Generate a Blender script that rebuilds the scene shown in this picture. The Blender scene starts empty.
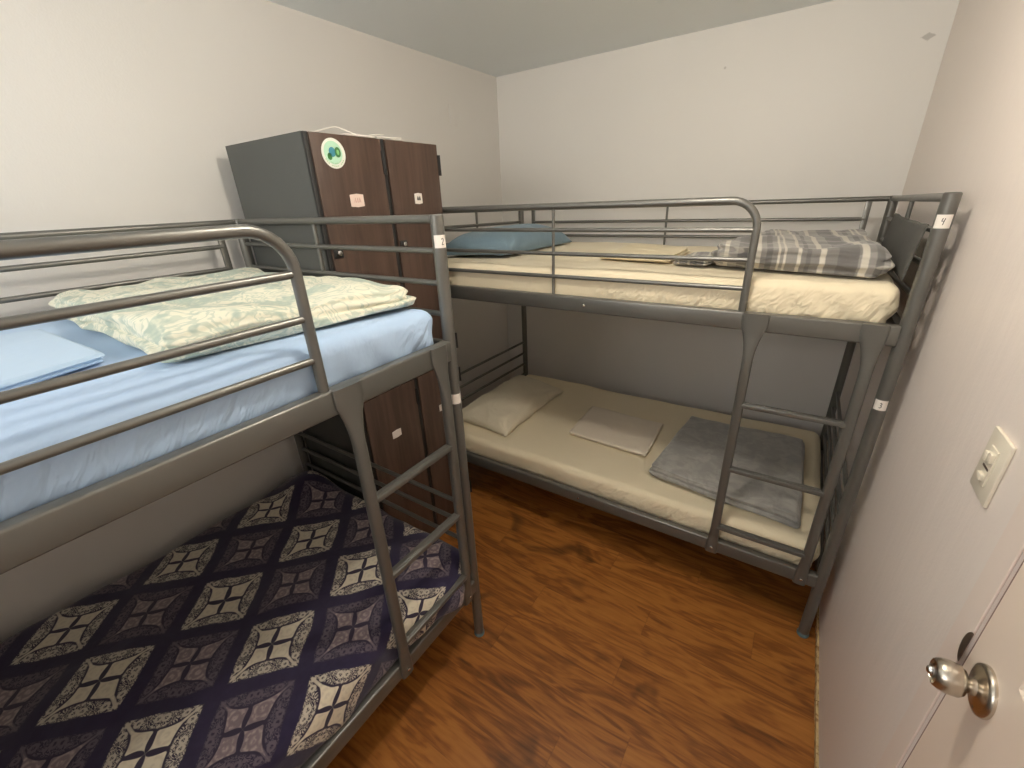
import bpy, bmesh, math, random
import numpy as np
from mathutils import Vector, Matrix, noise

C = bpy.context.scene.collection
SC = bpy.context.scene

# ------------------------------------------------------------------ camera
W, H = 2.378, 2.4875              # room width (x) and height; back wall y=0, left wall x=0
YN = -4.30                        # near wall
R_ = (0.83472961, 0.5491869, -0.04025219)
U_ = (-0.18874171, 0.35401282, 0.91599754)
F_ = (-0.51730364, 0.75701299, -0.39915946)
cd = bpy.data.cameras.new('camera'); cam = bpy.data.objects.new('camera', cd); C.objects.link(cam)
cam.matrix_world = Matrix(((R_[0], U_[0], -F_[0], 2.0363), (R_[1], U_[1], -F_[1], -2.9524),
                           (R_[2], U_[2], -F_[2], 1.7031), (0, 0, 0, 1)))
cd.sensor_width = 36; cd.lens = 425.06 / 1024 * 36; cd.clip_start = 0.01
SC.camera = cam

# ------------------------------------------------------------------ world, exposure
wd = bpy.data.worlds.new('world'); SC.world = wd; wd.use_nodes = True
wd.node_tree.nodes['Background'].inputs[0].default_value = (1, 0.96, 0.90, 1)
wd.node_tree.nodes['Background'].inputs[1].default_value = 9.5
SC.view_settings.view_transform = 'Standard'; SC.view_settings.look = 'None'
SC.view_settings.gamma = 1; SC.view_settings.use_curve_mapping = False
SC.view_settings.exposure = 0.0
LAMP_XY = (1.68, -2.02); LAMP_E = 205.0; LAMP_COL = (1.0, 0.895, 0.75)
SC.cycles.max_bounces = 10; SC.cycles.diffuse_bounces = 6
SC.cycles.use_denoising = True
# fill light: portal in an added, unseen window of the near wall
WX0, WX1, WZ0, WZ1 = .25, 1.75, 1.72, 2.38
pd = bpy.data.lights.new('window_fill_light', 'AREA'); pd.shape = 'RECTANGLE'; pd.size = WX1 - WX0; pd.size_y = WZ1 - WZ0; pd.cycles.is_portal = True
po = bpy.data.objects.new('window_fill_light', pd); C.objects.link(po); po.location = ((WX0 + WX1) / 2, YN - .09, (WZ0 + WZ1) / 2); po.rotation_euler = (math.pi / 2, 0, 0)

# ------------------------------------------------------------------ shader helper
class S:
    """a float socket with arithmetic"""
    def __init__(s, nt, v): s.nt = nt; s.v = v
    def _m(s, op, *a, clamp=False):
        n = s.nt.nodes.new('ShaderNodeMath'); n.operation = op; n.use_clamp = clamp
        for i, x in enumerate((s,) + a):
            x = x.v if isinstance(x, S) else x
            if isinstance(x, (int, float)): n.inputs[i].default_value = x
            else: s.nt.links.new(x, n.inputs[i])
        return S(s.nt, n.outputs[0])
    def __add__(s, o): return s._m('ADD', o)
    __radd__ = __add__
    def __sub__(s, o): return s._m('SUBTRACT', o)
    def __rsub__(s, o): return (s * -1) + o
    def __mul__(s, o): return s._m('MULTIPLY', o)
    __rmul__ = __mul__
    def __truediv__(s, o): return s._m('DIVIDE', o)
    def __pow__(s, o): return s._m('POWER', o)
    def abs(s): return s._m('ABSOLUTE')
    def max(s, o): return s._m('MAXIMUM', o)
    def min(s, o): return s._m('MINIMUM', o)
    def floor(s): return s._m('FLOOR')
    def fract(s): return s._m('FRACT')
    def sin(s): return s._m('SINE')
    def sqrt(s): return s._m('SQRT')
    def mod2(s): return (s * 0.5).fract() * 2
    def step(s, e0, e1):          # smooth 0..1 from e0 to e1
        n = s.nt.nodes.new('ShaderNodeMapRange'); n.interpolation_type = 'SMOOTHSTEP'
        s.nt.links.new(s.v, n.inputs[0]); n.inputs[1].default_value = e0; n.inputs[2].default_value = e1
        if e0 > e1:
            n.inputs[1].default_value = e1; n.inputs[2].default_value = e0
            n.inputs[3].default_value = 1; n.inputs[4].default_value = 0
        return S(s.nt, n.outputs[0])

class Mat:
    def __init__(s, name, col=(.5, .5, .5), rough=.5, metal=0, spec=.5, sheen=0):
        s.m = bpy.data.materials.new(name); s.m.use_nodes = True; s.nt = s.m.node_tree
        s.b = s.nt.nodes['Principled BSDF']
        s.b.inputs['Base Color'].default_value = (*col, 1); s.b.inputs['Roughness'].default_value = rough
        s.b.inputs['Metallic'].default_value = metal; s.b.inputs['Specular IOR Level'].default_value = spec
        if sheen:
            s.b.inputs['Sheen Weight'].default_value = sheen; s.b.inputs['Sheen Roughness'].default_value = .5
        s._c = None
    def co(s, world=False):
        if s._c is None:
            if world:
                g = s.nt.nodes.new('ShaderNodeNewGeometry'); s._c = g.outputs['Position']
            else:
                t = s.nt.nodes.new('ShaderNodeTexCoord'); s._c = t.outputs['Object']
        return s._c
    def xyz(s):
        n = s.nt.nodes.new('ShaderNodeSeparateXYZ'); s.nt.links.new(s.co(), n.inputs[0])
        return [S(s.nt, o) for o in n.outputs]
    def mapped(s, scale=(1, 1, 1), loc=(0, 0, 0), rot=(0, 0, 0)):
        n = s.nt.nodes.new('ShaderNodeMapping'); s.nt.links.new(s.co(), n.inputs[0])
        n.inputs['Scale'].default_value = scale; n.inputs['Location'].default_value = loc; n.inputs['Rotation'].default_value = rot
        return n.outputs[0]
    def noise(s, scale, detail=3, stretch=(1, 1, 1), rough=.5, dist=0, vec=None):
        n = s.nt.nodes.new('ShaderNodeTexNoise'); s.nt.links.new(vec or s.mapped(stretch), n.inputs['Vector'])
        n.inputs['Scale'].default_value = scale; n.inputs['Detail'].default_value = detail
        n.inputs['Roughness'].default_value = rough; n.inputs['Distortion'].default_value = dist
        return S(s.nt, n.outputs[0])
    def voro(s, scale, stretch=(1, 1, 1), feature='F1', vec=None):
        n = s.nt.nodes.new('ShaderNodeTexVoronoi'); n.feature = feature
        s.nt.links.new(vec or s.mapped(stretch), n.inputs['Vector']); n.inputs['Scale'].default_value = scale
        return S(s.nt, n.outputs['Distance'])
    def ramp(s, f, stops):
        n = s.nt.nodes.new('ShaderNodeValToRGB'); s.nt.links.new(f.v, n.inputs[0])
        e = n.color_ramp.elements
        while len(e) < len(stops): e.new(.5)
        for i, (p, c) in enumerate(stops): e[i].position = p; e[i].color = (*c, 1)
        return n.outputs[0]
    def mix(s, f, a, b, mode='MIX'):
        n = s.nt.nodes.new('ShaderNodeMix'); n.data_type = 'RGBA'; n.blend_type = mode
        for i, x in ((0, f), (6, a), (7, b)):
            if isinstance(x, S): x = x.v
            if isinstance(x, (int, float)): n.inputs[i].default_value = x
            elif isinstance(x, tuple): n.inputs[i].default_value = (*x, 1)
            else: s.nt.links.new(x, n.inputs[i])
        return n.outputs[2]
    def color(s, c): s.nt.links.new(c, s.b.inputs['Base Color']); return s
    def rough(s, f): s.nt.links.new(f.v, s.b.inputs['Roughness']); return s
    def bump(s, f, strength=.3, dist=.01):
        n = s.nt.nodes.new('ShaderNodeBump'); s.nt.links.new(f.v, n.inputs['Height'])
        n.inputs['Strength'].default_value = strength; n.inputs['Distance'].default_value = dist
        s.nt.links.new(n.outputs[0], s.b.inputs['Normal']); return s

# ------------------------------------------------------------------ materials
def paint(name, col, streak, rough=.42, marks=None):
    m = Mat(name, col, rough, spec=.35); m.co(True)
    n = m.noise(2.2, 3, streak); f = m.noise(160, 2); g = m.noise(9, 4, streak)
    c = m.mix((n - .5) * .5 + .5, tuple(x * .95 for x in col), tuple(min(1, x * 1.04) for x in col))
    if marks: c = marks(m, c)
    m.color(c); m.bump(f * .35 + g * 1.6, .16, .006); m.rough(n * .16 + (rough - .07))
    return m.m
def back_marks(m, c):
    x, y, z = m.xyz()
    k = ((x - 2.308).abs() * 1.0 + (z - 2.282).abs() * 1.6 + (m.noise(60, 1) - .5) * .02)
    c = m.mix(k.step(.030, .020) * .45, c, (.23, .22, .20))
    k2 = ((x - 1.491) ** 2 + (z - 2.30) ** 2).sqrt()
    return m.mix(k2.step(.008, .004) * .35, c, (.25, .23, .2))
def right_marks(m, c):
    d = m.voro(7.0); sp = d.step(.045, .03)
    g = m.noise(3.1, 1).step(.5, .55)
    return m.mix(sp * g * .7, c, (.8, .78, .72))
M = {}
M['wall_left'] = paint('wall paint left', (.74, .722, .69), (1, 1, .7))  # same paint as the back wall, darkened to offset the stronger light here
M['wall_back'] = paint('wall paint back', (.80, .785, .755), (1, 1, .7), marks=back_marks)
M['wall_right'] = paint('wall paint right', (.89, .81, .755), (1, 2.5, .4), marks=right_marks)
M['ceiling'] = paint('ceiling paint', (.86, .91, .93), (1, 1, 1), .5)
M['door'] = Mat('door paint', (.90, .77, .66), .32, spec=.4).m
M['casing'] = Mat('casing paint', (.88, .77, .70), .4, spec=.4).m
M['jamb'] = Mat('jamb paint', (.30, .20, .16), .6).m
m = Mat('raw trim', (.52, .36, .17), .8); m.co(True)
m.color(m.mix(m.noise(60, 3).step(.45, .62), (.55, .40, .20), (.30, .18, .07))); M['raw'] = m.m

def metal_mat():
    m = Mat('grey satin bed metal', (.165, .163, .150), .34, metal=.5, spec=.5)
    n = m.noise(600, 2); m.bump(n, .05, .001); m.rough(m.noise(14, 2) * .10 + .28)
    return m.m
M['metal'] = metal_mat()
M['bolt'] = Mat('bolt steel', (.65, .62, .56), .25, metal=1).m
M['glide'] = Mat('blue grey plastic glide', (.12, .20, .22), .5).m
M['slat'] = Mat('dark deck mesh', (.05, .05, .05), .6).m
M['sticker'] = Mat('white label paper', (.85, .80, .74), .6).m
M['ink'] = Mat('black ink', (.03, .03, .03), .6).m

def cloth(name, col, col2=None, weave=700, wr=8, ws=.25, sheen=.15, rough=.85, wd=.012, gather=False):
    m = Mat(name, col, rough, spec=.2, sheen=sheen)
    col2 = col2 or tuple(c * .93 for c in col)
    w = m.noise(wr, 4, (1, 1, 1), .55, .6)
    m.color(m.mix(m.noise(3, 3), col, col2))
    h = w + m.noise(weave, 1) * .03
    if gather:
        x, y, z = m.xyz(); g = m.nt.nodes.new('ShaderNodeNewGeometry'); sp = m.nt.nodes.new('ShaderNodeSeparateXYZ')
        m.nt.links.new(g.outputs['Normal'], sp.inputs[0]); side = S(m.nt, sp.outputs[2]).abs().step(.75, .35)
        cx = m.nt.nodes.new('ShaderNodeCombineXYZ')
        for i, e in enumerate(((x - z * .55) * 34, (y - z * .55) * 34, z * 3.5)): m.nt.links.new(e.v, cx.inputs[i])
        gn = m.noise(1.0, 2, vec=cx.outputs[0], dist=.4); msk = m.noise(2.3, 1).step(.42, .58).max((x.abs().max(y.abs())).step(.72, .9))
        h = h + gn * side * msk * 6.5 * z.step(.16, .03)
    m.bump(h, ws, wd)
    return m.m
M['sheet_cream'] = cloth('cream cotton sheet', (.82, .73, .54), (.79, .70, .51), ws=.35, gather=True)
M['sheet_blue'] = cloth('light blue cotton sheet', (.44, .59, .80), (.41, .56, .78), ws=.35, gather=True)
M['pillow_blue'] = cloth('slate blue pillowcase', (.20, .29, .36), (.16, .24, .30), wr=9, ws=.9)
M['pillow_cream'] = cloth('cream pillowcase', (.74, .68, .54), (.70, .64, .50), wr=9, ws=.9)
M['cloth_cream'] = cloth('pale cream folded linen', (.80, .72, .60), (.76, .68, .56), ws=.25)
M['cloth_yellow'] = cloth('cream folded linen', (.80, .70, .48), (.76, .66, .45), ws=.2)
M['towel_blue'] = cloth('sky blue folded linen', (.47, .62, .79), (.43, .58, .77), wr=12, ws=.25)
M['pillow_grey'] = cloth('dark grey pillowcase', (.10, .098, .09), (.08, .078, .072), wr=10, ws=.4, sheen=0)
def fleece():
    m = Mat('grey fleece', (.25, .25, .24), .95, spec=.1, sheen=.5)
    n = m.noise(16, 4, (1, 1, 1), .6, .8); m.color(m.mix(n.step(.38, .68), (.30, .295, .275), (.40, .39, .36)))
    m.bump(n + m.noise(300, 2) * .1, .35, .012); return m.m
M['fleece'] = fleece()
def paisley():
    m = Mat('sage paisley cotton', (.7, .7, .5), .85, spec=.15, sheen=.1)
    a = m.noise(7.5, 2, (1, 1, 1), .5, 2.6)
    rings = ((a * 46).sin() * .5 + .5)
    blobs = m.noise(10, 2, (1, 1, 1), .5, 1.4).step(.50, .60)
    fine = m.voro(48).step(.25, .5)
    base = (.74, .73, .60); sage = (.46, .53, .44); teal = (.34, .44, .40)
    c = m.mix(blobs * .80, base, sage)
    c = m.mix(rings.step(.62, .9) * .65, c, sage)
    c = m.mix(rings.step(.25, .05) * .30, c, (.80, .77, .60))
    c = m.mix(fine * blobs * .45, c, teal)
    m.color(c); m.bump(m.noise(9, 4, dist=.5), .4, .015); return m.m
M['paisley'] = paisley()
def plaid():
    m = Mat('grey plaid flannel', (.3, .3, .3), .95, spec=.1, sheen=.3)
    x, y, z = m.xyz()
    def bands(t, per, lst, ph=0.):
        u = (t * (1 / per) + ph).fract(); out = None
        for c0, w in lst:
            b = (u - c0).abs().step(w + .008, w - .004); out = b if out is None else out.max(b)
        return out
    gray = (.27, .26, .245)
    xd = x + y * .10
    dark = bands(xd, .29, [(.30, .085), (.56, .03), (.95, .02)])
    white = bands(xd, .29, [(.08, .024), (.44, .028), (.66, .010), (.72, .010), (.86, .016)])
    lite = bands(xd, .29, [(.75, .10)])
    dy = bands(y, .24, [(.35, .12)]); wy = bands(y, .24, [(.10, .018), (.60, .018), (.70, .008)]); ly = bands(y, .24, [(.82, .08)])
    c = m.mix(lite * .6, gray, (.40, .385, .35)); c = m.mix(ly * .3, c, (.40, .385, .35))
    c = m.mix(dark * .75, c, (.115, .112, .11)); c = m.mix(dy * .5, c, (.13, .125, .12))
    c = m.mix(white * .70, c, (.66, .62, .53)); c = m.mix(wy * .38, c, (.66, .62, .54))
    m.color(c); m.bump(m.noise(8, 4), .35, .014); return m.m
M['plaid'] = plaid()
def damask():
    m = Mat('navy damask fleece', (.05, .04, .1), .9, spec=.12, sheen=.25)
    m.co(True)
    x, y, z = m.xyz()
    drop = (z * -1 + .47).max(0)
    x = x + drop * x.step(1.10, 1.17); y = y + drop * y.step(-2.11, -2.05)
    nz = m.noise(5.5, 2); nz2 = m.noise(6.5, 2, (1, 1, 1.3))
    x = x + (nz - .5) * .035; y = y + (nz2 - .5) * .035
    P = .224
    u = ((x - .585) + (y + 2.648) * .955) * (1 / (P * 1.41421)); v = ((x - .585) - (y + 2.648) * .955) * (1 / (P * 1.41421))
    cu = (u + .5).floor(); cv = (v + .5).floor()
    par = (cu + cv + 100).mod2()                       # 0 bright tile, 1 dim tile
    a = ((u - cu).abs() * (2 / .84)); b = ((v - cv).abs() * (2 / .84))    # 0..1 inside the tile
    s = (a + b) * .70711; t = ((a - b) * .70711).abs()
    # petals: concave stars pointing to the corners
    w_ = (((s * -1 + 1.14).max(0)) ** 2 * .64).min(((s - .045).max(0) ** 1.6) * 1.75).min(.315)
    petal = (t - w_).step(.012, -.022)
    hole = (((s - .5) ** 2 + (t * 1.0) ** 2).sqrt())
    def ring(cx, cy, r, w, p=None):
        aa = a.max(b); bb = a.min(b)
        d = (((aa - cx) ** 2 + (bb - cy) ** 2).sqrt() - r).abs()
        return d.step(w + .022, w - .012)
    cxy = m.nt.nodes.new('ShaderNodeCombineXYZ')
    m.nt.links.new(a.max(b).v, cxy.inputs[0]); m.nt.links.new(a.min(b).v, cxy.inputs[1]); m.nt.links.new((par * 3.7).v, cxy.inputs[2])
    fn_ = m.noise(5.2, 1, vec=cxy.outputs[0], dist=1.6)
    curl = ((fn_ * 34).sin()).step(.15, .65)
    scr = curl * (t - w_).step(.05, .09) * a.max(b).step(.52, .62)
    def sring(s0, t0, rr, w):
        d = (((s - s0) ** 2 + (t - t0) ** 2).sqrt() - rr).abs()
        return d.step(w + .02, w - .012)
    scr = scr.max(sring(1.02, .17, .075, .030)).max(ring(.84, .10, .08, .028))
    tail = ((t + (s - .9).max(0) * .02).step(.060, .030)) * s.step(.85, .9) * s.step(1.36, 1.30)
    tip = ((s - 1.22).abs() + t * 1.2).step(.14, .08).max(tail)
    inside = a.max(b).step(1.0, .965)
    ink = petal.max(scr).max(tip) * inside
    # filigree inside petals
    fil = ((hole * 38).sin() * .5 + .5) * ((m.noise(90, 2)).step(.35, .6))
    navy = m.mix(m.noise(40, 3), (.022, .017, .044), (.036, .029, .066))
    ground = m.mix(inside * .75, navy, (.036, .028, .050))
    bright = m.mix(fil * .45, (.68, .62, .49), (.46, .40, .34))
    dim = m.mix(fil * .8, (.20, .155, .17), (.40, .33, .31))
    dimscr = (.115, .095, .12)
    cb = m.mix(scr.max(tip) * inside * .85, ground, (.60, .545, .45)); cb = m.mix(petal * inside, cb, bright)
    cdm = m.mix(scr.max(tip) * inside, ground, dimscr); cdm = m.mix(petal * inside, cdm, dim)
    c = m.mix(par.step(.4, .6), cb, cdm)
    m.color(c); m.bump(m.noise(7, 4, dist=.4) + m.noise(350, 2) * .05, .5, .014)
    return m.m
M['damask'] = damask()
def floor_mat():
    m = Mat('hickory laminate floor', (.2, .08, .03), .4, spec=.4); m.co(True)
    x, y, z = m.xyz()
    PW = .128
    row = ((y + 5) * (1 / PW)).floor()
    off = ((row * 12.9898).sin() * 43758.5).fract()
    col = (x * (1 / 1.21) + off).floor()
    rnd = ((row * 7.13 + col * 31.7 + 3.1).sin() * 917.3).fract()
    cx = m.nt.nodes.new('ShaderNodeCombineXYZ')
    m.nt.links.new((x + rnd * 7).v, cx.inputs[0]); m.nt.links.new((y * 5.5).v, cx.inputs[1]); m.nt.links.new((rnd * 9).v, cx.inputs[2])
    vec = cx.outputs[0]
    big = m.noise(2.0, 3, vec=vec, rough=.55, dist=.8)
    fig = ((big * 30 + rnd * 6).sin() * .5 + .5)
    cx2 = m.nt.nodes.new('ShaderNodeCombineXYZ')
    m.nt.links.new((x * 3 + rnd * 7).v, cx2.inputs[0]); m.nt.links.new((y * 42).v, cx2.inputs[1]); m.nt.links.new((rnd * 9).v, cx2.inputs[2])
    fine = m.noise(2.4, 5, vec=cx2.outputs[0], rough=.6)
    knots = m.noise(2.6, 3, (1, 1.7, 1), .6, .6).step(.60, .72)
    t = fig * .20 + fine * .50 + rnd * .12 + big * .26
    c = m.ramp(t, [(.26, (.09, .028, .007)), (.44, (.215, .075, .015)), (.60, (.33, .124, .025)), (.82, (.43, .175, .038))])
    c = m.mix(knots * .75, c, (.055, .018, .007))
    gap = ((y + 5) * (1 / PW)).fract(); gl = (gap - .5).abs().step(.488, .499)
    gx = (x * (1 / 1.21) + off).fract(); gl2 = (gx - .5).abs().step(.4975, .4995)
    c = m.mix((gl.max(gl2)) * .22, c, (.05, .018, .006))
    m.color(c); m.bump(fine * .4 + big * .8 - gl.max(gl2) * .3, .18, .006)
    m.rough(fine * .16 + .34)
    return m.m
M['floor'] = floor_mat()
def walnut():
    m = Mat('dark walnut laminate', (.06, .035, .025), .45, spec=.35)
    g = m.noise(9, 4, (3, 3, .25), .6, .3)
    m.color(m.mix(g.step(.3, .7), (.058, .035, .026), (.100, .063, .047))); m.bump(g, .05, .004); return m.m
M['walnut'] = walnut()
m = Mat('charcoal locker side', (.08, .084, .078), .55, spec=.35)
m.color(m.mix(m.noise(4, 3), (.076, .080, .075), (.092, .096, .089))); M['charcoal'] = m.m
M['black'] = Mat('black edge', (.012, .012, .012), .6).m
M['chrome'] = Mat('small chrome', (.7, .7, .7), .25, metal=1).m
M['brushed'] = Mat('brushed nickel', (.62, .56, .48), .28, metal=1).m
m = Mat('brushed nickel turned', (.60, .54, .46), .26, metal=1); m.bump(m.noise(40, 3, (1, 30, 30)), .08, .002); M['brushed'] = m.m
M['plate'] = Mat('ivory switch plastic', (.80, .74, .62), .35).m
M['dark_slot'] = Mat('dark slot', (.10, .07, .05), .6).m
M['white_cable'] = Mat('white cable', (.82, .79, .72), .5).m
M['badge_white'] = Mat('badge white', (.85, .88, .80), .4).m
M['badge_mint'] = Mat('badge mint', (.50, .78, .60), .4).m
M['badge_blue'] = Mat('badge blue', (.06, .28, .38), .4).m
M['badge_green'] = Mat('badge green', (.05, .20, .06), .4).m
M['badge_lime'] = Mat('badge light green', (.25, .55, .22), .4).m
M['pinkpaper'] = Mat('pale pink label paper', (.82, .66, .58), .6).m
M['pinkink'] = Mat('faded red ink', (.62, .36, .32), .6).m

# ------------------------------------------------------------------ mesh helpers
class MB:
    def __init__(s): s.v = []; s.f = []
    def add(s, v, f):
        o = len(s.v); s.v += [tuple(p) for p in v]; s.f += [tuple(i + o for i in q) for q in f]; return s
    def build(s, name, mat, parent=None, smooth=True, sharp=40, mw=None):
        me = bpy.data.meshes.new(name); me.from_pydata(s.v, [], s.f)
        bm = bmesh.new(); bm.from_mesh(me); bmesh.ops.recalc_face_normals(bm, faces=bm.faces); bm.to_mesh(me); bm.free()
        if smooth:
            me.polygons.foreach_set('use_smooth', [True] * len(me.polygons))
            try: me.set_sharp_from_angle(angle=math.radians(sharp))
            except Exception: pass
        me.materials.append(mat)
        o = bpy.data.objects.new(name, me); C.objects.link(o)
        if parent: o.parent = parent
        return o

def box(mb, x0, x1, y0, y1, z0, z1, bev=0.0, seg=2):
    bm = bmesh.new(); bmesh.ops.create_cube(bm, size=1)
    for v in bm.verts:
        v.co = Vector(((x0 + x1) / 2 + v.co.x * (x1 - x0), (y0 + y1) / 2 + v.co.y * (y1 - y0), (z0 + z1) / 2 + v.co.z * (z1 - z0)))
    if bev: bmesh.ops.bevel(bm, geom=list(bm.edges), offset=bev, segments=seg, profile=.5, affect='EDGES')
    bm.verts.index_update()
    mb.add([v.co[:] for v in bm.verts], [[v.index for v in f.verts] for f in bm.faces]); bm.free(); return mb

def fillet(pts, r, n=8):
    pts = [Vector(p) for p in pts]; out = [pts[0]]
    for i in range(1, len(pts) - 1):
        a, b, c = pts[i - 1], pts[i], pts[i + 1]
        d1 = (a - b).normalized(); d2 = (c - b).normalized(); ang = d1.angle(d2)
        if abs(ang - math.pi) < .02: out.append(b); continue
        t = min(r / math.tan(ang / 2), (a - b).length * .49, (c - b).length * .49); rr = t * math.tan(ang / 2)
        ce = b + (d1 + d2).normalized() * (rr / math.sin(ang / 2))
        p1 = b + d1 * t - ce; p2 = b + d2 * t - ce; tot = p1.angle(p2); ax = p1.cross(p2).normalized()
        for k in range(n + 1): out.append(ce + Matrix.Rotation(tot * k / n, 3, ax) @ p1)
    out.append(pts[-1]); return out

def tube(mb, pts, r, n=12, caps=True, ry=None):
    pts = [Vector(p) for p in pts]; v = []; f = []; ry = ry or r
    t0 = (pts[1] - pts[0]).normalized(); up = Vector((0, 0, 1)) if abs(t0.z) < .9 else Vector((0, 1, 0))
    nrm = (up - t0 * up.dot(t0)).normalized()
    for i, p in enumerate(pts):
        t = ((pts[min(i + 1, len(pts) - 1)] - p).normalized() + (p - pts[max(i - 1, 0)]).normalized())
        t = t.normalized() if t.length > 1e-6 else t0
        nrm = (nrm - t * nrm.dot(t)).normalized(); b = t.cross(nrm)
        for k in range(n):
            a = 2 * math.pi * k / n; v.append(p + nrm * r * math.cos(a) + b * ry * math.sin(a))
    for i in range(len(pts) - 1):
        for k in range(n): f.append((i * n + k, i * n + (k + 1) % n, (i + 1) * n + (k + 1) % n, (i + 1) * n + k))
    if caps: f.append(tuple(range(n - 1, -1, -1))); f.append(tuple(range((len(pts) - 1) * n, len(pts) * n)))
    return mb.add(v, f)

def lathe(mb, prof, org, axis, n=28):
    """prof: (distance along the axis, radius)"""
    ax = Vector(axis).normalized(); q = ax.to_track_quat('Z', 'Y'); v = []; f = []
    for d, r in prof:
        for k in range(n):
            a = 2 * math.pi * k / n; v.append(Vector(org) + q @ Vector((max(r, 1e-5) * math.cos(a), max(r, 1e-5) * math.sin(a), d)))
    for i in range(len(prof) - 1):
        for k in range(n): f.append((i * n + k, i * n + (k + 1) % n, (i + 1) * n + (k + 1) % n, (i + 1) * n + k))
    f.append(tuple(range(n - 1, -1, -1))); f.append(tuple(range((len(prof) - 1) * n, len(prof) * n)))
    return mb.add(v, f)

def axis_samples(half, r, step, nr=5):
    inner = half - r; n = max(2, int(math.ceil(2 * inner / step)))
    mid = [(-inner + 2 * inner * i / n) for i in range(n + 1)]
    e = [inner + r * math.tan(math.radians(45) * (k + 1) / nr) for k in range(nr)]
    return [-x for x in reversed(e)] + mid + e

def softbox(lx, ly, lz, r, step, fn=None, stepz=None):
    """rounded box centred on the origin as one closed mesh; fn(p, n) -> p"""
    hx, hy, hz = lx / 2, ly / 2, lz / 2; r = min(r, hz * .98, hx * .98, hy * .98)
    ax = [axis_samples(hx, r, step), axis_samples(hy, r, step), axis_samples(hz, r, stepz or step)]
    inn = (hx - r, hy - r, hz - r); hh = (hx, hy, hz); idx = {}; V = []; F = []
    def vid(i):
        if i in idx: return idx[i]
        p = Vector((ax[0][i[0]], ax[1][i[1]], ax[2][i[2]]))
        c = Vector([max(-inn[k], min(inn[k], p[k])) for k in range(3)]); d = p - c
        nr = d.normalized() if d.length > 1e-9 else Vector((0, 0, 1))
        q = c + nr * r
        if fn: q = Vector(fn(q, nr))
        idx[i] = len(V); V.append(q); return idx[i]
    n = [len(a) - 1 for a in ax]
    for k in range(3):
        a, b = [j for j in range(3) if j != k]
        for side in (0, n[k]):
            for i in range(n[a]):
                for j in range(n[b]):
                    q = []
                    for di, dj in ((0, 0), (1, 0), (1, 1), (0, 1)):
                        t = [0, 0, 0]; t[k] = side; t[a] = i + di; t[b] = j + dj; q.append(vid(tuple(t)))
                    F.append(q)
    return V, F

def nz(p, s, seed=0): return noise.noise(Vector((p[0] * s + seed * 7.3, p[1] * s - seed * 3.1, p[2] * s + seed * 1.7)))
def quadmap(q, p, hx, hy):
    u = (p[0] / hx + 1) / 2; v = (p[1] / hy + 1) / 2
    x = (1 - u) * (1 - v) * q[0][0] + u * (1 - v) * q[1][0] + u * v * q[2][0] + (1 - u) * v * q[3][0]
    y = (1 - u) * (1 - v) * q[0][1] + u * (1 - v) * q[1][1] + u * v * q[2][1] + (1 - u) * v * q[3][1]
    return x, y

def tag(o, label=None, cat=None, group=None, kind=None):
    for k, v in (('label', label), ('category', cat), ('group', group), ('kind', kind)):
        if v: o[k] = v
    return o
def empty(name, loc=(0, 0, 0), rz=0):
    o = bpy.data.objects.new(name, None); C.objects.link(o); o.location = loc; o.rotation_euler = (0, 0, rz); o.empty_display_size = .1
    return o
def rebase(o, pt):
    """put the origin of a mesh object at pt (its base) without moving the mesh"""
    o.data.transform(Matrix.Translation(-Vector(pt))); o.location = pt; return o

# ------------------------------------------------------------------ the room
T = .10
def struct(name, mb, mat, smooth=False, parent=None):
    o = mb.build(name, mat, parent, smooth=smooth)
    if not parent: o['kind'] = 'structure'
    return o
struct('floor', box(MB(), -T, W + T, YN - T, T, -T, 0), M['floor'])
struct('ceiling', box(MB(), -T, W + T, YN - T, T, H, H + T), M['ceiling'])
struct('wall_left', box(MB(), -T, 0, YN - T, T, 0, H), M['wall_left'])
struct('wall_back', box(MB(), 0, W, 0, T, 0, H), M['wall_back'])
mb = MB(); box(mb, 0, WX0, YN - T, YN, 0, H); box(mb, WX1, W, YN - T, YN, 0, H); box(mb, WX0, WX1, YN - T, YN, 0, WZ0); box(mb, WX0, WX1, YN - T, YN, WZ1, H)
struct('wall_near', mb, M['wall_left'])
mb = MB()
for a, b, c, d in ((WX0, WX0 + .04, WZ0, WZ1), (WX1 - .04, WX1, WZ0, WZ1), (WX0 + .04, WX1 - .04, WZ0, WZ0 + .04), (WX0 + .04, WX1 - .04, WZ1 - .04, WZ1), ((WX0 + WX1) / 2 - .02, (WX0 + WX1) / 2 + .02, WZ0 + .04, WZ1 - .04)):
    box(mb, a, b, YN - .07, YN - .03, c, d, .003)
struct('fill_window_1', mb, M['casing'])  # unseen window, added only to let fill light into the room
DY1, DY0, DH = -2.183, -2.995, 2.04           # door slab
G = .008
mb = MB(); box(mb, W, W + T, DY1 + G, T, 0, H); box(mb, W, W + T, YN - T, DY0 - G, 0, H); box(mb, W, W + T, DY0 - G, DY1 + G, DH + G, H)
struct('wall_right', mb, M['wall_right'])
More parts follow.
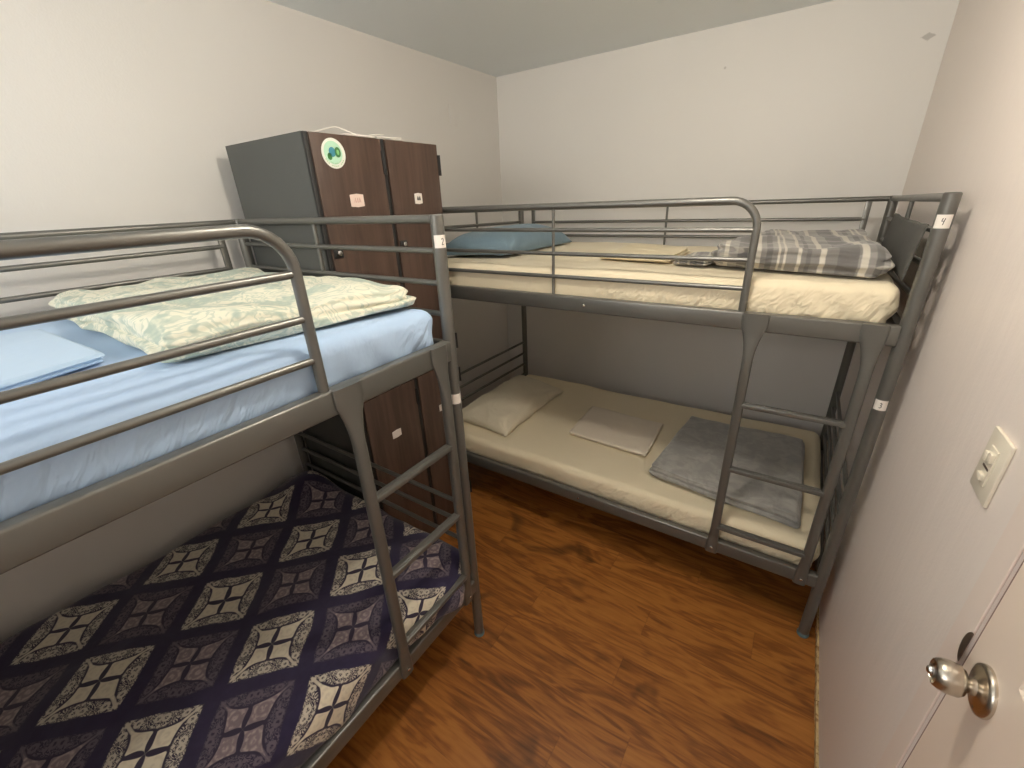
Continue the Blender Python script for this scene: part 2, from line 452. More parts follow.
# raw strip where wall meets floor
mb = MB(); vs = []
random.seed(4)
for a in range(34):
    y0 = DY1 + .08 + a * (2.09 / 34); h = .020 + random.random() * .008
    box(mb, W - .007 - random.random() * .002, W, y0, y0 + 2.09 / 34, 0, h)
struct('trim_1', mb, M['raw'])
mb = MB()
box(mb, W - .0035, W, DY1 + G, DY1 + .068, 0, DH + .068, .0015); box(mb, W - .0035, W, DY0 - .068, DY0 - G, 0, DH + .068, .0015)
box(mb, W - .0035, W, DY0 - G, DY1 + G, DH + G, DH + .068, .0015)
struct('trim_2', mb, M['casing'])
struct('trim_3', box(box(MB(), W + .004, W + T, DY1 + .001, DY1 + G, 0, DH), W + .004, W + T, DY0 - G, DY0 - .001, 0, DH), M['jamb'])
mb = MB(); box(mb, W + .001, W + .038, DY0, DY1, .008, DH - .002, .002)
door = struct('door_1', mb, M['door'])
# moulded panels on the door face (frame mouldings)
def moulding(y0, y1, z0, z1):
    x = W + .001; prof = [(0, 0.0), (.006, -.004), (.014, -.0045), (.022, .001), (.034, -.001)]
    v = []; f = []
    for d, h in prof:
        for (yy, zz) in ((y0 + d, z0 + d), (y1 - d, z0 + d), (y1 - d, z1 - d), (y0 + d, z1 - d)): v.append((x + h - .0002, yy, zz))
    for i in range(len(prof) - 1):
        for k in range(4): f.append((i * 4 + k, i * 4 + (k + 1) % 4, i * 4 + 4 + (k + 1) % 4, i * 4 + 4 + k))
    f.append(tuple(range(len(prof) * 4 - 4, len(prof) * 4)))
    return v, f
for y0, y1 in ((-2.30 - .235, -2.30), (-2.88, -2.88 + .235)):
    for z0, z1 in ((.20, .86), (1.08, 1.62), (1.74, 1.93)):
        v, f = moulding(y0, y1, z0, z1); MB().add(v, f).build('door_panel', M['door'], door, sharp=20)
# knob
ky, kz = -2.258, 1.012
kb = MB(); lathe(kb, [(0, .0375), (.003, .038), (.007, .0365), (.009, .031), (.010, .018), (.012, .0125), (.018, .0112), (.021, .0125), (.024, .0195), (.029, .0232), (.040, .0245), (.050, .0232), (.0565, .0195), (.0575, .0175), (.054, .0160), (.054, .001)], (W + .001, ky, kz), (-1, 0, 0), 36)
knob = kb.build('door_knob', M['brushed'], door, sharp=50)
MB_ = MB(); lathe(MB_, [(.0535, .0095), (.0590, .009), (.0595, .006), (.0630, .0055), (.064, .004)], (W + .001, ky, kz), (-1, 0, 0), 24); MB_.build('lock_button', M['chrome'], knob, sharp=50)
MB_ = MB(); lathe(MB_, [(0, .0035), (.0012, .0035), (.0016, .002)], (W - .0068, ky - .012, kz - .024), (-1, 0, 0), 12); MB_.build('rose_screw', M['dark_slot'], knob)
# latch plate in the gap (curved strike lip)
v = []; n = 12
for k in range(n + 1):
    a = math.pi * k / n; yy = DY1 + .002 + .018 * math.sin(a); zz = kz - .003 + .032 * math.cos(a)
    v.append((W - .0040, yy, zz)); v.append((W - .0055, yy - .001, zz))
f = [(2 * k, 2 * k + 1, 2 * k + 3, 2 * k + 2) for k in range(n)] + [tuple(2 * k + 1 for k in range(n + 1)), tuple(2 * k for k in range(n, -1, -1)), (0, 2 * n, 2 * n + 1, 1)]
o = MB().add(v, f).build('strike_plate', Mat('dark bronze strike', (.22, .18, .15), .35, metal=.8).m, None)
rebase(o, (W - .004, DY1, kz)); tag(o, 'small dark half round strike plate on the door frame beside the round knob', 'strike plate')

# switch plate on right wall
sy0, sy1, sz0, sz1 = -2.035, -1.949, 1.186, 1.306
sw = empty('light_switch', (W, (sy0 + sy1) / 2, (sz0 + sz1) / 2))
def L(o_, mb):  # build in world coordinates under an empty placed elsewhere
    mb.v = [tuple(Vector(p) - o_.location) for p in mb.v]; return mb
L(sw, box(MB(), W - .0065, W - .0002, sy0, sy1, sz0, sz1, .0025)).build('switch_plate', M['plate'], sw)
cy = (sy0 + sy1) / 2
L(sw, box(MB(), W - .009, W - .006, cy - .017, cy + .017, 1.212, 1.280, .001)).build('switch_insert', M['plate'], sw)
for (a, b, c, d) in ((cy - .015, cy - .001, 1.256, 1.274), (cy + .002, cy + .015, 1.252, 1.270), (cy - .010, cy + .010, 1.219, 1.231)):
    L(sw, box(MB(), W - .0145, W - .008, a, b, c, d, .002)).build('toggle', M['plate'], sw)
L(sw, box(MB(), W - .0096, W - .0088, cy - .012, cy + .014, 1.240, 1.244)).build('slot', M['dark_slot'], sw)
tag(sw, 'ivory light switch plate with small toggles on the wall above the door knob', 'light switch')

# painted-over plate on the left wall
bp = empty('cover_plate', (0, -.50, 2.20))
L(bp, box(MB(), .0002, .004, -.545, -.462, 2.145, 2.262, .002)).build('plate_face', M['wall_left'], bp)
tag(bp, 'blank cover plate painted the wall colour, high on the wall right of the lockers', 'wall plate')

# ceiling lamp, out of the frame above the camera
em = bpy.data.materials.new('lamp glass'); em.use_nodes = True; nt = em.node_tree; nt.nodes.clear()
e = nt.nodes.new('ShaderNodeEmission'); o_ = nt.nodes.new('ShaderNodeOutputMaterial'); nt.links.new(e.outputs[0], o_.inputs[0])
e.inputs[0].default_value = (*LAMP_COL, 1); e.inputs[1].default_value = LAMP_E
lp = empty('ceiling_lamp', (LAMP_XY[0], LAMP_XY[1], H))
lb = MB(); lathe(lb, [(0.0002, .065), (.008, .065), (.014, .058), (.020, .032)], (0, 0, 0), (0, 0, -1), 40); lb.build('lamp_base', M['brushed'], lp)
lb = MB(); lathe(lb, [(.0185, .030), (.040, .030), (.050, .034), (.065, .050), (.085, .060), (.105, .060), (.125, .050), (.140, .030), (.146, .012), (.147, .001)], (0, 0, 0), (0, 0, -1), 32); lb.build('bulb', em, lp)
tag(lp, 'round globe bulb in a ceiling holder above the gap between the bunks', 'ceiling lamp')

# ------------------------------------------------------------------ bunk beds
BL, BW = 2.0, 1.078
ZT, ZS1, ZS0, ZL1, ZL0 = 1.673, 1.318, 1.255, .331, .271
LA, LB, GE = .0635, .3870, .4330
RZ = (.981, .703, .416)
G3 = (1.580, 1.487, 1.394)
STROKES = {
 '1': [[(-.15, .6), (.1, 1), (.1, -1)]],
 '2': [[(-.45, .55), (-.3, .9), (0, 1), (.35, .85), (.45, .5), (.2, .05), (-.45, -.95), (.5, -.95)]],
 '3': [[(-.4, .85), (0, 1), (.4, .75), (.4, .35), (0, .1), (.4, -.15), (.45, -.6), (.1, -1), (-.45, -.8)]],
 '4': [[(-.3, 1), (-.5, .1), (.35, .15)], [(.45, 1), (.1, -1)]],
}
def cyl_patch(r, a0, a1, z0, z1, n=12, th=.0004):
    v = []; f = []
    for k in range(n + 1):
        a = a0 + (a1 - a0) * k / n
        for rr in (r, r + th):
            for z in (z0, z1): v.append((rr * math.cos(a), rr * math.sin(a), z))
    for k in range(n):
        b = k * 4
        f += [(b + 2, b + 3, b + 7, b + 6), (b, b + 4, b + 5, b + 1), (b + 1, b + 5, b + 7, b + 3), (b, b + 2, b + 6, b + 4)]
    f += [(0, 1, 3, 2), (n * 4, n * 4 + 2, n * 4 + 3, n * 4 + 1)]
    return v, f
def stroke_on_cyl(mb, r, ac, zc, sz, strokes, w=.0012, shift=0.):
    for st in strokes:
        pts = []
        for i in range(len(st) - 1):
            for k in range(4): t = k / 4; pts.append((st[i][0] * (1 - t) + st[i + 1][0] * t, st[i][1] * (1 - t) + st[i + 1][1] * t))
        pts.append(st[-1])
        # reading direction left->right when seen from outside = increasing angle
        tube(mb, [((r + .0006) * math.cos(ac + (x * sz * .7 + shift) / r), (r + .0006) * math.sin(ac + (x * sz * .7 + shift) / r), zc + y * sz) for x, y in pts], w, 6, ry=.0004 if False else w)

def bunk(name, loc, rz, digits, face_ang, drop, label):
    root = empty(name, loc, rz); mt = M['metal']; pr = .019
    zb = ZT - drop
    for X, Y, zt in ((0, 0, ZT), (BL, 0, ZT), (0, BW, zb), (BL, BW, zb)):
        mb = MB(); lathe(mb, [(.006, pr), (zt - .003, pr), (zt, pr - .003)], (X, Y, 0), (0, 0, 1), 24)
        p = mb.build('post', mt, root)
        g = MB(); lathe(g, [(0, .020), (.004, .0215), (.014, .0215), (.018, pr)], (X, Y, 0), (0, 0, 1), 24); g.build('foot_cap', M['glide'], p)
        if X == BL and Y == 0:
            for dg, zc in ((digits[0], 1.603), (digits[1], 1.066 if digits[1] == '3' else 1.122)):
                v, f = cyl_patch(pr, face_ang - .95, face_ang + .95, zc - .017, zc + .017)
                v = [(a + X, b + Y, c) for a, b, c in v]
                lb_ = MB().add(v, f).build('number_label', M['sticker'], p)
                lb_['label'] = 'white paper label with a handwritten digit' if dg != '1' else 'blank looking white paper label'
                if dg == '1': continue
                d = MB(); stroke_on_cyl(d, pr, face_ang, zc, .0085, STROKES[dg], .0009, shift=.006 if dg == '2' else 0.)
                d.v = [(a + X, b + Y, c) for a, b, c in d.v]
                d.build('digit', M['ink'], lb_)
    # side rails (rectangular tubes) front and back
    for y in (0, BW):
        zo = -drop if y else 0
        for z0, z1 in ((ZS0, ZS1), (ZL0, ZL1)):
            z0 += zo; z1 += zo
            mb = MB(); box(mb, .012, BL - .012, y - .018, y + .014, z0, z1, .006, 3); mb.build('side_rail', mt, root)
    # end cross rails
    for X in (0, BL):
        for z0, z1 in ((ZS0, ZS1), (ZL0, ZL1)):
            mb = MB(); box(mb, X - .012, X + .012, .012, BW - .012, z0 - drop / 2, z1 - drop / 2 - .008, .004); mb.build('end_rail', mt, root)
        # end guard: four horizontals, one vertical
        mb = MB()
        for z, r in ((ZT - .012, .0115), (1.577, .0085), (1.486, .0085), (1.395, .0085)):
            tube(mb, [(X, .01, z), (X, BW - .01, z - drop)], r, 12)
        tube(mb, [(X, BW * .53, ZT - .014 - drop / 2), (X, BW * .53, 1.30)], .0075, 10)
        mb.build('end_guard', mt, root)
        mb = MB()
        for z in (.685, .595, .505, .42): tube(mb, [(X, .01, z), (X, BW - .01, z - drop * .6)], .0085, 12)
        mb.build('lower_end_guard', mt, root)
    # front guard: bent tube, three horizontals, one vertical
    gx = BL - GE; mb = MB()
    tube(mb, fillet([(.01, 0, ZT - .004), (gx, 0, ZT - .004), (gx, 0, ZS1 - .003)], .085, 10), .0122, 16)
    for z in G3: tube(mb, [(.01, 0, z), (gx, 0, z)], .0082, 12)
    tube(mb, [(.835, 0, ZT - .004), (.835, 0, ZS1 - .003)], .0062, 10)
    mb.build('guard_rail', mt, root)
    # back guard
    mb = MB(); y = BW
    tube(mb, [(.01, y, ZT - .012 - drop), (BL - .01, y, ZT - .012 - drop)], .0115, 12)
    for z in (1.575, 1.490, 1.405): tube(mb, [(.10, y, z - drop), (BL - .085, y, z - drop)], .0085, 12)
    for X in (.10, BL - .085): box(mb, X - .012, X + .012, y - .006, y + .006, ZS0 - drop, ZT - .012 - drop, .002)
    tube(mb, [(1.0, y, ZS1 - drop), (1.0, y, ZT - .012 - drop)], .0062, 10)
    mb.build('back_guard', mt, root)
    # ladder uprights with flared brackets
    for X, sg in ((BL - LB, 1), (BL - LA, -1)):
        mb = MB(); rings = []; n = 20; v = []; f = []
        zs = [ZL0 + .0 + (ZS1 - ZL0) * k / 64 for k in range(65)]
        for z in zs:
            ft = max(0, min(1, 1 - (ZS1 - .045 - z) / .13)); fb = max(0, min(1, 1 - (z - ZL1) / .09))
            fl = .024 * ft ** 2.2 + .006 * fb ** 2
            wi = .0168 + fl; wo = .0168 + fl * (.95 if sg > 0 else .35)
            fl2 = min(1, max(ft, fb) * 1.4); ty = .0140 - .006 * fl2; yc = -.022 + .002 * fl2
            for k in range(n):
                a = 2 * math.pi * k / n; ca, sa = math.cos(a), math.sin(a); e = .75
                cx = math.copysign(abs(ca) ** e, ca); cy_ = math.copysign(abs(sa) ** e, sa)
                wv = (wi if ca * sg > 0 else wo)
                v.append((X + wv * cx, yc + ty * cy_, z))
        for i in range(64):
            for k in range(n): f.append((i * n + k, i * n + (k + 1) % n, (i + 1) * n + (k + 1) % n, (i + 1) * n + k))
        f.append(tuple(range(n - 1, -1, -1))); f.append(tuple(range(64 * n, 65 * n)))
        u = mb.add(v, f).build('ladder_upright', mt, root)
        bb = MB(); lathe(bb, [(0, .006), (.004, .006), (.006, .004)], (X, -.0285, (ZL0 + ZL1) / 2), (0, -1, 0), 12); bb.build('bolt', M['bolt'], u)
    for z in RZ:
        mb = MB(); box(mb, BL - LB + .008, BL - LA - .008, -.036, -.008, z - .009, z + .009, .004, 2)
        box(mb, BL - LB + .012, BL - LA - .012, -.029, -.015, z + .008, z + .0115, .0015)
        mb.build('ladder_rung', mt, root)
    for z in ((ZS0 + ZS1) / 2, (ZL0 + ZL1) / 2):
        bb = MB(); lathe(bb, [(0, .006), (.004, .006), (.006, .004)], (.985, -.018, z), (0, -1, 0), 12); bb.build('bolt', M['bolt'], root)
    # mesh decks that carry the mattresses
    for z in (ZS0 + .028, ZL0 + .026):
        mb = MB()
        for k in range(14):
            x = .07 + k * (BL - .14) / 13; box(mb, x - .018, x + .018, .013, BW - .014, z - .004 - drop / 2, z)
        for k in range(3): box(mb, .014, BL - .014, .25 + k * .29 - .01, .25 + k * .29 + .01, z - .010, z - .003)
        mb.build('slat_deck', M['slat'], root)
    tag(root, label, 'bunk bed', 'two grey metal bunk beds')
    return root

RX, RY = .3256, -.2451 - BW
LX, LY = .0996 + BW, -2.0258 - BL
DROP = .026
# camera direction from the post, in each bed's own frame
bunk('bunk_bed', (RX, RY, 0), 0, '43', math.atan2(-1.63, -.29), DROP,
     'grey metal bunk bed along the back wall with cream mattresses and labels 4 and 3')
bunk('bunk_bed.001', (LX, LY, 0), math.pi / 2, '21', math.atan2(-.92, .86) - math.pi / 2 + .22, 0.0,
     'grey metal bunk bed along the left wall, blue sheet on top, navy comforter below')
for o in bpy.data.objects:
    if o.name.startswith('bunk_bed') and 'group' in o: del o['group']

# ------------------------------------------------------------------ bedding
def mattress(name, x0, x1, y0, y1, z0, z1, mat, label, front, seed, wr=1.0):
    """front: outward axis and sign of the visible long side, e.g. ('y', -1)"""
    lx, ly, lz = x1 - x0, y1 - y0, z1 - z0; cx, cy, cz = (x0 + x1) / 2, (y0 + y1) / 2, (z0 + z1) / 2
    ax = 0 if front[0] == 'y' else 1      # axis along the visible side
    half = (lx, ly)[ax] / 2
    def fn(p, n):
        q = p.copy(); s = p[ax]
        top = max(0, n.z)
        q += n * (nz(p, 2.1, seed) * .010 + nz(p, 7, seed + 1) * .003)
        q.z += top * (.006 * nz((p.x, p.y, 0), 3.5, seed + 4) - .004)
        side = 1 - abs(n.z)
        if side > .3:
            zz = (p.z + lz / 2) / lz                      # 0 bottom, 1 top
            near = math.exp(-((half - abs(s)) / .30) ** 2) + .8 * max(0, nz((s, 0, 0), 2.3, seed + 2) + .20)
            w = math.sin((s * 62 + math.copysign(1, s) * zz * 7 + 4 * nz((s, p.z, 0), 4, seed)))
            q += n * (.0075 * w * near * (1 - zz) ** .8 * side * wr)
            q -= n * .006 * side * (1 - zz) ** 2
            q += n * .006 * side * math.sin(min(1, zz) * math.pi)
        return q
    V, F = softbox(lx, ly, lz, .034, .022, fn, .016)
    mb = MB().add([(v.x + cx, v.y + cy, v.z + cz) for v in V], F)
    o = mb.build(name, mat, None, sharp=180); rebase(o, (cx, cy, z0)); tag(o, label, 'mattress'); return o
mattress('mattress', RX + .045, RX + BL - .03, RY + .022, RY + BW - .030, ZS0 + .029, 1.428, M['sheet_cream'],
         'mattress in a cream fitted sheet on the top bunk along the back wall', ('y', -1), 1)
mattress('mattress', RX + .045, RX + BL - .03, RY + .022, RY + BW - .030, ZL0 + .027, .432, M['sheet_cream'],
         'mattress in a cream fitted sheet on the bottom bunk along the back wall', ('y', -1), 2)
mattress('mattress', LX - BW + .030, LX - .022, LY + .045, LY + BL - .030, ZS0 + .029, 1.420, M['sheet_blue'],
         'mattress in a light blue fitted sheet on the top bunk along the left wall', ('x', 1), 3)
mattress('mattress', LX - BW + .030, LX - .024, LY + .045, LY + BL - .030, ZL0 + .027, .385, M['sheet_cream'],
         'mattress under the navy patterned comforter on the bottom bunk along the left wall', ('x', 1), 4, 0)

def quad_slab(name, q, z0, th, mat, label, cat, layers=1, r=None, seed=0, amp=.006, step=.02, fold=None, puff=0., tilt=None, lowf=3.0):
    """soft folded cloth over the quad q (counter-clockwise from near-left); layers show as creases on the sides"""
    hx = (abs(q[1][0] - q[0][0]) + abs(q[2][0] - q[3][0])) / 4; hy = (abs(q[3][1] - q[0][1]) + abs(q[2][1] - q[1][1])) / 4
    r = r or th * .42
    def fn(p, n):
        t = (p.z + th / 2) / th
        q_ = p.copy(); side = 1 - abs(n.z)
        if layers > 1 and side > .2:
            wob = .10 * nz((p.x, p.y, 0), 6, seed)
            g = 0
            for k in range(1, layers):
                g += math.exp(-(((t - k / layers) + wob) / (.10 if layers < 4 else .06)) ** 2)
            dep = .006 * side
            if fold == '-y' and n.y < -.5: dep = .004 * side + .006 * side * (nz((p.x * 2, 0, 0), 1, seed) > -.2)
            q_ -= n * dep * g
            k = min(layers - 1, int(max(0, min(.999, t)) * layers))
            q_ += Vector((n.x, n.y, 0)) * (.005 * math.sin(k * 2.3 + seed) + .004 * nz(p, 9, seed + k))
        x, y = quadmap(q, q_, hx, hy)
        edge = min(1, (1 - abs(p.x) / hx) * 5) * min(1, (1 - abs(p.y) / hy) * 5)
        z = z0 + th / 2 + q_.z
        f = max(0, t)
        z += f * (amp * nz((x, y, 0), lowf * 2, seed + 3) * 1.6 + amp * .6 * nz((x, y, 0), 16, seed + 5) + puff * math.sqrt(max(0, edge)))
        if tilt: z += f * (tilt[0] * (p.x / hx) + tilt[1] * (p.y / hy))
        x += .008 * nz((x, y, t), 5, seed + 8) * (amp / .006); y += .008 * nz((x, y, t), 5, seed + 9) * (amp / .006)
        return (x, y, z)
    V, F = softbox(2 * hx, 2 * hy, th, r, step, fn, max(.0025, th / 14) if layers > 1 else th / 4)
    o = MB().add(V, F).build(name, mat, None, sharp=180)
    c = (sum(a[0] for a in q) / 4, sum(a[1] for a in q) / 4, z0); rebase(o, c); tag(o, label, cat); return o

def pillow(name, q, z0, th, mat, label, seed=0, amp=.010, cat='pillow', post=None):
    hx = (abs(q[1][0] - q[0][0]) + abs(q[2][0] - q[3][0])) / 4; hy = (abs(q[3][1] - q[0][1]) + abs(q[2][1] - q[1][1])) / 4
    n = 44; V = []; F = []; idx = {}
    def pt(i, j, top):
        u = -1 + 2 * i / n; v = -1 + 2 * j / n
        u = math.copysign(abs(u) ** .8, u); v = math.copysign(abs(v) ** .8, v)
        e = (max(0, 1 - abs(u) ** 3.2) * max(0, 1 - abs(v) ** 3.2)) ** .52
        pin = 1 - .05 * (1 - v * v) * abs(u) ** 6; pin2 = 1 - .05 * (1 - u * u) * abs(v) ** 6
        x, y = quadmap(q, (u * pin * hx, v * pin2 * hy), hx, hy)
        rim = (1 - e)
        # wrinkles radiating from the corners
        ang = math.atan2(1 - abs(v) + .02, 1 - abs(u) + .02); dc = math.hypot(1 - abs(u), 1 - abs(v))
        wr = math.sin(ang * 15 + seed) * math.exp(-dc * 3.2) * min(1, dc * 6) * .7
        zz = z0 + .010 + (th * .92 - .010) * e * (1 if top else 0) + (0 if top else .0 - .010 * e)
        if top: zz += amp * e * (nz((x, y, 0), 5, seed) + .6 * nz((x, y, 0), 12, seed + 1)) + amp * wr
        if 0 < i < n and 0 < j < n: pass
        return (x + .006 * nz((x, y, 0), 8, seed + 2), y + .006 * nz((x, y, 0), 8, seed + 3), zz)
    for top in (1, 0):
        for i in range(n + 1):
            for j in range(n + 1):
                if not top and (i in (0, n) or j in (0, n)): idx[(i, j, 0)] = idx[(i, j, 1)]; continue
                idx[(i, j, top)] = len(V); V.append(pt(i, j, top))
        for i in range(n):
            for j in range(n): F.append([idx[(i, j, top)], idx[(i + 1, j, top)], idx[(i + 1, j + 1, top)], idx[(i, j + 1, top)]])
    if post: V = [post(p) for p in V]
    o = MB().add(V, F).build(name, mat, None, sharp=180)
    c = (sum(p[0] for p in V) / len(V), sum(p[1] for p in V) / len(V), min(p[2] for p in V)); rebase(o, c); tag(o, label, cat); return o

ZM = 1.430
pillow('pillow', [(.37, -1.20), (.76, -1.08), (.80, -.40), (.37, -.36)], ZM, .145, M['pillow_blue'],
       'slate blue pillow at the left end of the top bunk along the back wall', 3)
quad_slab('folded_sheet', [(1.24, -1.02), (1.57, -1.08), (1.56, -.68), (1.26, -.62)], ZM + .001, .022, M['cloth_yellow'],
          'folded cream sheet between the blue pillow and the plaid blanket, top bunk', 'folded sheet', 2, seed=2, amp=.004)
quad_slab('plaid_blanket', [(1.73, -1.12), (2.262, -1.262), (2.245, -.40), (1.86, -.42)], ZM + .003, .074, M['plaid'],
          'grey and white plaid blanket folded at the right end of the top bunk', 'blanket', 3, seed=6, amp=.012, puff=.008, fold='-y')
quad_slab('plaid_scarf', [(1.59, -1.10), (1.72, -1.13), (1.80, -.80), (1.62, -.86)], ZM + .001, .018, M['plaid'],
          'small flat end of plaid cloth left of the folded plaid blanket, top bunk', 'cloth', 2, seed=9, amp=.008)
def lean(p):
    # stand the pillow up against the end guard: its width becomes height, its thickness leans on the guard
    x, y, z = p; h = z - ZM; t = (x - 2.02) / .24
    return (2.292 + .014 * t - h * .22, y, ZM + .004 + t * .158 + h * .06)
pillow('pillow', [(2.02, -1.290), (2.26, -1.300), (2.26, -.62), (2.02, -.62)], ZM, .10, M['pillow_grey'],
       'dark grey pillow standing against the right end guard of the top bunk', 5, post=lean)
ZB = .431
pillow('pillow', [(.365, -1.20), (.79, -1.22), (.80, -.50), (.37, -.40)], ZB, .105, M['pillow_cream'],
       'cream pillow at the left end of the bottom bunk along the back wall', 8, .014)
quad_slab('folded_sheet', [(1.09, -1.00), (1.54, -1.02), (1.525, -.645), (1.075, -.63)], ZB + .002, .020, M['cloth_cream'],
          'pale folded sheet in the middle of the bottom bunk along the back wall', 'folded sheet', 2, seed=12, amp=.003)
quad_slab('grey_blanket', [(1.60, -1.17), (2.225, -1.25), (2.225, -.53), (1.65, -.53)], ZB + .002, .060, M['fleece'],
          'grey fleece blanket folded at the right end of the bottom bunk along the back wall', 'blanket', 2, seed=15, amp=.007, fold='-y', puff=.004)
ZQ = 1.419
quad_slab('folded_duvet', [(.135, -2.66), (1.01, -2.675), (1.11, -2.070), (.135, -2.055)], ZQ + .002, .064, M['paisley'],
          'folded cream and sage green paisley duvet on the light blue top bunk', 'duvet', 2, r=.031, seed=21, amp=.014, puff=.010, fold='-y')
quad_slab('folded_sheet', [(.36, -3.02), (.94, -3.01), (.84, -2.725), (.38, -2.735)], ZQ + .002, .020, M['towel_blue'],
          'folded sky blue sheet lying beside the paisley duvet on the blue top bunk', 'folded sheet', 2, seed=25, amp=.003)

# comforter on the bottom bunk along the left wall
x0, x1, y0, y1, z0, z1 = LX - BW + .012, LX + .006, LY + .05, LY + BL + .000, .312, .470
cx, cy, cz = (x0 + x1) / 2, (y0 + y1) / 2, (z0 + z1) / 2
def cfn(p, n):
    q = p.copy(); w = Vector((p.x + cx, p.y + cy, p.z + cz))
    top = max(0, n.z)
    q += n * (.008 * nz(w, 4, 31) + .004 * nz(w, 11, 32)) * (1 if n.x < .5 or n.z > .3 else 1.3)
    q.z += top * (.016 * nz((w.x, w.y, 0), 2.6, 33) + .010)
    # hump in the far wall corner
    q.z += max(0, p.z / .08) * .07 * math.exp(-((w.x - .27) / .11) ** 2 - ((w.y + 2.12) / .10) ** 2)
    if n.x > .2:
        q.x += n.x * (.040 * math.exp(-((w.y + 2.165) / .055) ** 2 - ((w.z - .385) / .06) ** 2))
        q.x += n.x * .014 * max(0, nz((w.y, 0, 0), 3.0, 36) - .0) * 2
        q.z += n.x * -.02 * math.exp(-((w.y + 2.165) / .07) ** 2)
    if n.z < -.3 and abs(p.x) < (x1 - x0) / 2 - .03 and abs(p.y) < (y1 - y0) / 2 - .03: q.z += .088
    return q
V, F = softbox(x1 - x0, y1 - y0, z1 - z0, .055, .018, cfn, .02)
o = MB().add([(v.x + cx, v.y + cy, v.z + cz) for v in V], F).build('comforter', M['damask'], None, sharp=180)
rebase(o, (cx, cy, z0)); tag(o, 'navy comforter with cream and mauve damask tiles on the bottom bunk along the left wall', 'comforter')

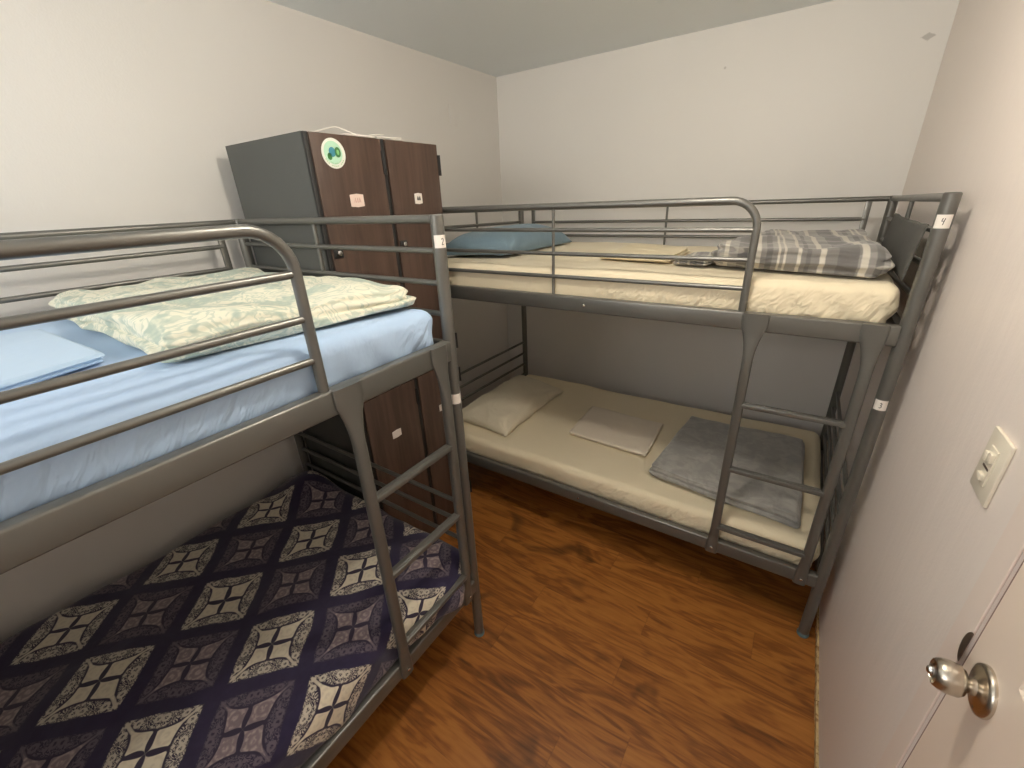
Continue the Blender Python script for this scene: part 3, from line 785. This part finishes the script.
# ------------------------------------------------------------------ lockers
def disc(mb, c, r, x, ry=None, n=32, th=.0006):
    v = []; ry = ry or r
    for xx in (x, x + th):
        for k in range(n): a = 2 * math.pi * k / n; v.append((xx, c[0] + r * math.cos(a), c[1] + ry * math.sin(a)))
    f = [tuple(range(n, 2 * n)), tuple(range(n - 1, -1, -1))] + [(k, (k + 1) % n, n + (k + 1) % n, n + k) for k in range(n)]
    return mb.add(v, f)
XF = .620
KY = lambda y: -2.952 + (y + 2.952) * .9516
KZ = lambda z: 1.703 + (z - 1.703) * .9516
def locker(y0, y1, label, badge, near):
    """y0 near side, y1 far side"""
    root = empty('locker', (.27, (y0 + y1) / 2, 0)); P = lambda mb: L(root, mb)
    mb = MB(); th = .016; z0, z1 = .0, 1.932; xb = .104
    box(mb, xb, .602, y0, y0 + th, z0, z1, .0015); box(mb, xb, .602, y1 - th, y1, z0, z1, .0015)
    box(mb, xb + .001, .601, y0 + th, y1 - th, z1 - th, z1 - .0005); box(mb, xb + .001, .601, y0 + th, y1 - th, .04, .04 + th)
    box(mb, xb + .001, xb + .008, y0 + th, y1 - th, .05, z1 - th); box(mb, xb + .01, .592, y0 + th, y1 - th, .930, .946)
    box(mb, .56, .575, y0 + th, y1 - th, 0, .045)
    P(mb).build('body', M['charcoal'], root, sharp=30)
    for u0, u1, hz in ((y0, y0 + .018, 0), (y1 - .018, y1, 0)):
        mb = MB(); box(mb, .600, .613, u0 + .0005, u1 - .0005, .002, z1 - .001, .001); P(mb).build('edge_strip', M['black'], root, sharp=30)
    dy0, dy1 = y0 + .014, y1 - .002
    if not near: dy0, dy1 = y0 + .016, y1 + .000
    for z0d, z1d, st, hs, hg in ((KZ(.925), 1.930, KZ(1.721), KZ(1.538), (KZ(1.857), KZ(1.013))), (.045, KZ(.908), KZ(.682), .50, (KZ(.817), .13))):
        mb = MB(); box(mb, .604, XF, dy0 + .003, dy1, z0d, z1d, .0015); d = P(mb).build('door', M['walnut'], root, sharp=30)
        # hinges on the far edge
        for hz in hg:
            mb = MB(); box(mb, XF - .004, XF + .004, dy1 - .004, dy1 + .010, hz - .040, hz + .040, .001)
            tube(mb, [(XF + .004, dy1 + .006, hz - .040), (XF + .004, dy1 + .006, hz + .040)], .004, 10)
            P(mb).build('hinge', M['walnut'] if False else M['black'], d, sharp=30)
        # hasp with lock at the near edge
        mb = MB(); box(mb, XF, XF + .006, dy0 + .006, dy0 + .045, hs - .016, hs + .016, .002); h = P(mb).build('hasp', M['black'], d, sharp=30)
        mb = MB(); lathe(mb, [(0, .009), (.014, .009), (.016, .006)], (XF + .004, dy0 + .022, hs + .002), (1, 0, 0), 16); P(mb).build('lock', M['chrome'], h)
        # paper number label
        yc = (dy0 + dy1) / 2 + (.0 if near else .0)
        wS, hS = (.030, .022) if near else (.022, .021)
        if z0d < .5: wS, hS = .026, .019
        mb = MB(); v = []
        for xx in (XF + .0002, XF + .0008):
            for (a, b) in ((-1, -1), (0, -1.16), (1, -1), (1, 1), (0, 1.16), (-1, 1)): v.append((xx, yc + a * wS, st + b * hS * .9))
        mb.add(v, [(5, 4, 3, 2, 1, 0), (6, 7, 8, 9, 10, 11)] + [(k, (k + 1) % 6, 6 + (k + 1) % 6, 6 + k) for k in range(6)])
        lbl = P(mb).build('paper_label', M['pinkpaper'] if near and z0d > .5 else M['sticker'], d, smooth=False)
        mb = MB()
        if z0d > .5:
            ys = (-.010, .0, .010) if near else (-.005, .006)
            for k, a in enumerate(ys):
                tube(mb, [(XF + .0009, yc + a - .003, st - .006), (XF + .0009, yc + a + .002, st + .009), (XF + .0009, yc + a + .004, st - .007)], .0011 if near else .0020, 6)
            P(mb).build('mark', M['pinkink'] if near else M['ink'], lbl)
        if badge and z0d > .5:
            by, bz = KY(-1.850), KZ(1.879)
            b = P(disc(MB(), (by, bz), .047, XF + .0002)).build('round_badge', M['badge_white'], d)
            P(disc(MB(), (by - .002, bz + .002), .036, XF + .0008)).build('badge_field', M['badge_mint'], b)
            mb = MB(); disc(mb, (by - .006, bz + .004), .013, XF + .0016, .015); P(mb).build('badge_figure', M['badge_blue'], b)
            mb = MB(); disc(mb, (by + .016, bz + .004), .012, XF + .0016, .016); g = P(mb).build('badge_figure', M['badge_green'], b)
            mb = MB(); disc(mb, (by + .016, bz + .004), .005, XF + .0024, .008); P(mb).build('badge_figure', M['badge_lime'], b)
            mb = MB(); disc(mb, (by - .018, bz - .010), .009, XF + .0016, .011); P(mb).build('badge_figure', M['badge_green'], b)
            mb = MB()
            for r0, a0, a1 in ((.0395, math.radians(205), math.radians(335)), (.031, math.radians(235), math.radians(325))):
                for k in range(12):
                    a = a0 + (a1 - a0) * k / 12
                    if k in (3, 8): continue
                    aa = a + (a1 - a0) / 12 * .55
                    tube(mb, [(XF + .0014, by + r0 * math.cos(a), bz + r0 * math.sin(a)), (XF + .0014, by + r0 * math.cos(aa), bz + r0 * math.sin(aa))], .0011, 5)
            P(mb).build('badge_lettering', M['badge_lime'], b)
    tag(root, label, 'locker')
    return root
locker(-2.001, -1.688, 'dark walnut locker with a round green and white badge, nearest the camera', True, True)
locker(-1.684, -1.378, 'dark walnut locker without a badge, between the badged locker and the back bunk', False, False)

# cables and a paper bundle on top of the lockers
ct = 1.9325
mb = MB(); tube(mb, fillet([(.36, -1.93, ct + .004), (.52, -1.90, ct + .012), (.57, -1.84, ct + .030), (.588, -1.77, ct + .008), (.59, -1.745, ct + .004), (.40, -1.735, ct + .004), (.33, -1.80, ct + .004)], .05, 5), .0022, 8)
o = mb.build('white_cable', M['white_cable'], None); rebase(o, (.48, -1.85, ct)); tag(o, 'thin white cable lying loose on top of the badged locker', 'cable')
mb = MB()
pts = []
for k in range(90):
    a = k / 90 * math.pi * 2 * 4; r = .045 + .008 * math.sin(k * .9)
    pts.append((.555 + r * .55 * math.cos(a), -1.59 + r * 1.5 * math.sin(a) + .02 * math.sin(k * .05), ct + .005 + .012 * (k / 90) + .004 * math.sin(a * 1.3)))
tube(mb, pts, .0024, 8)
o = mb.build('coiled_cable', M['white_cable'], None); rebase(o, (.555, -1.59, ct)); tag(o, 'white cable coiled in loops on top of the locker without a badge', 'cable')
quad_slab('folded_paper', [(.50, -1.825), (.600, -1.825), (.600, -1.70), (.50, -1.70)], ct + .0005, .007, M['sticker'],
          'small flat white packet on top of the badged locker beside the cables', 'packet', 1, seed=3, amp=.001)
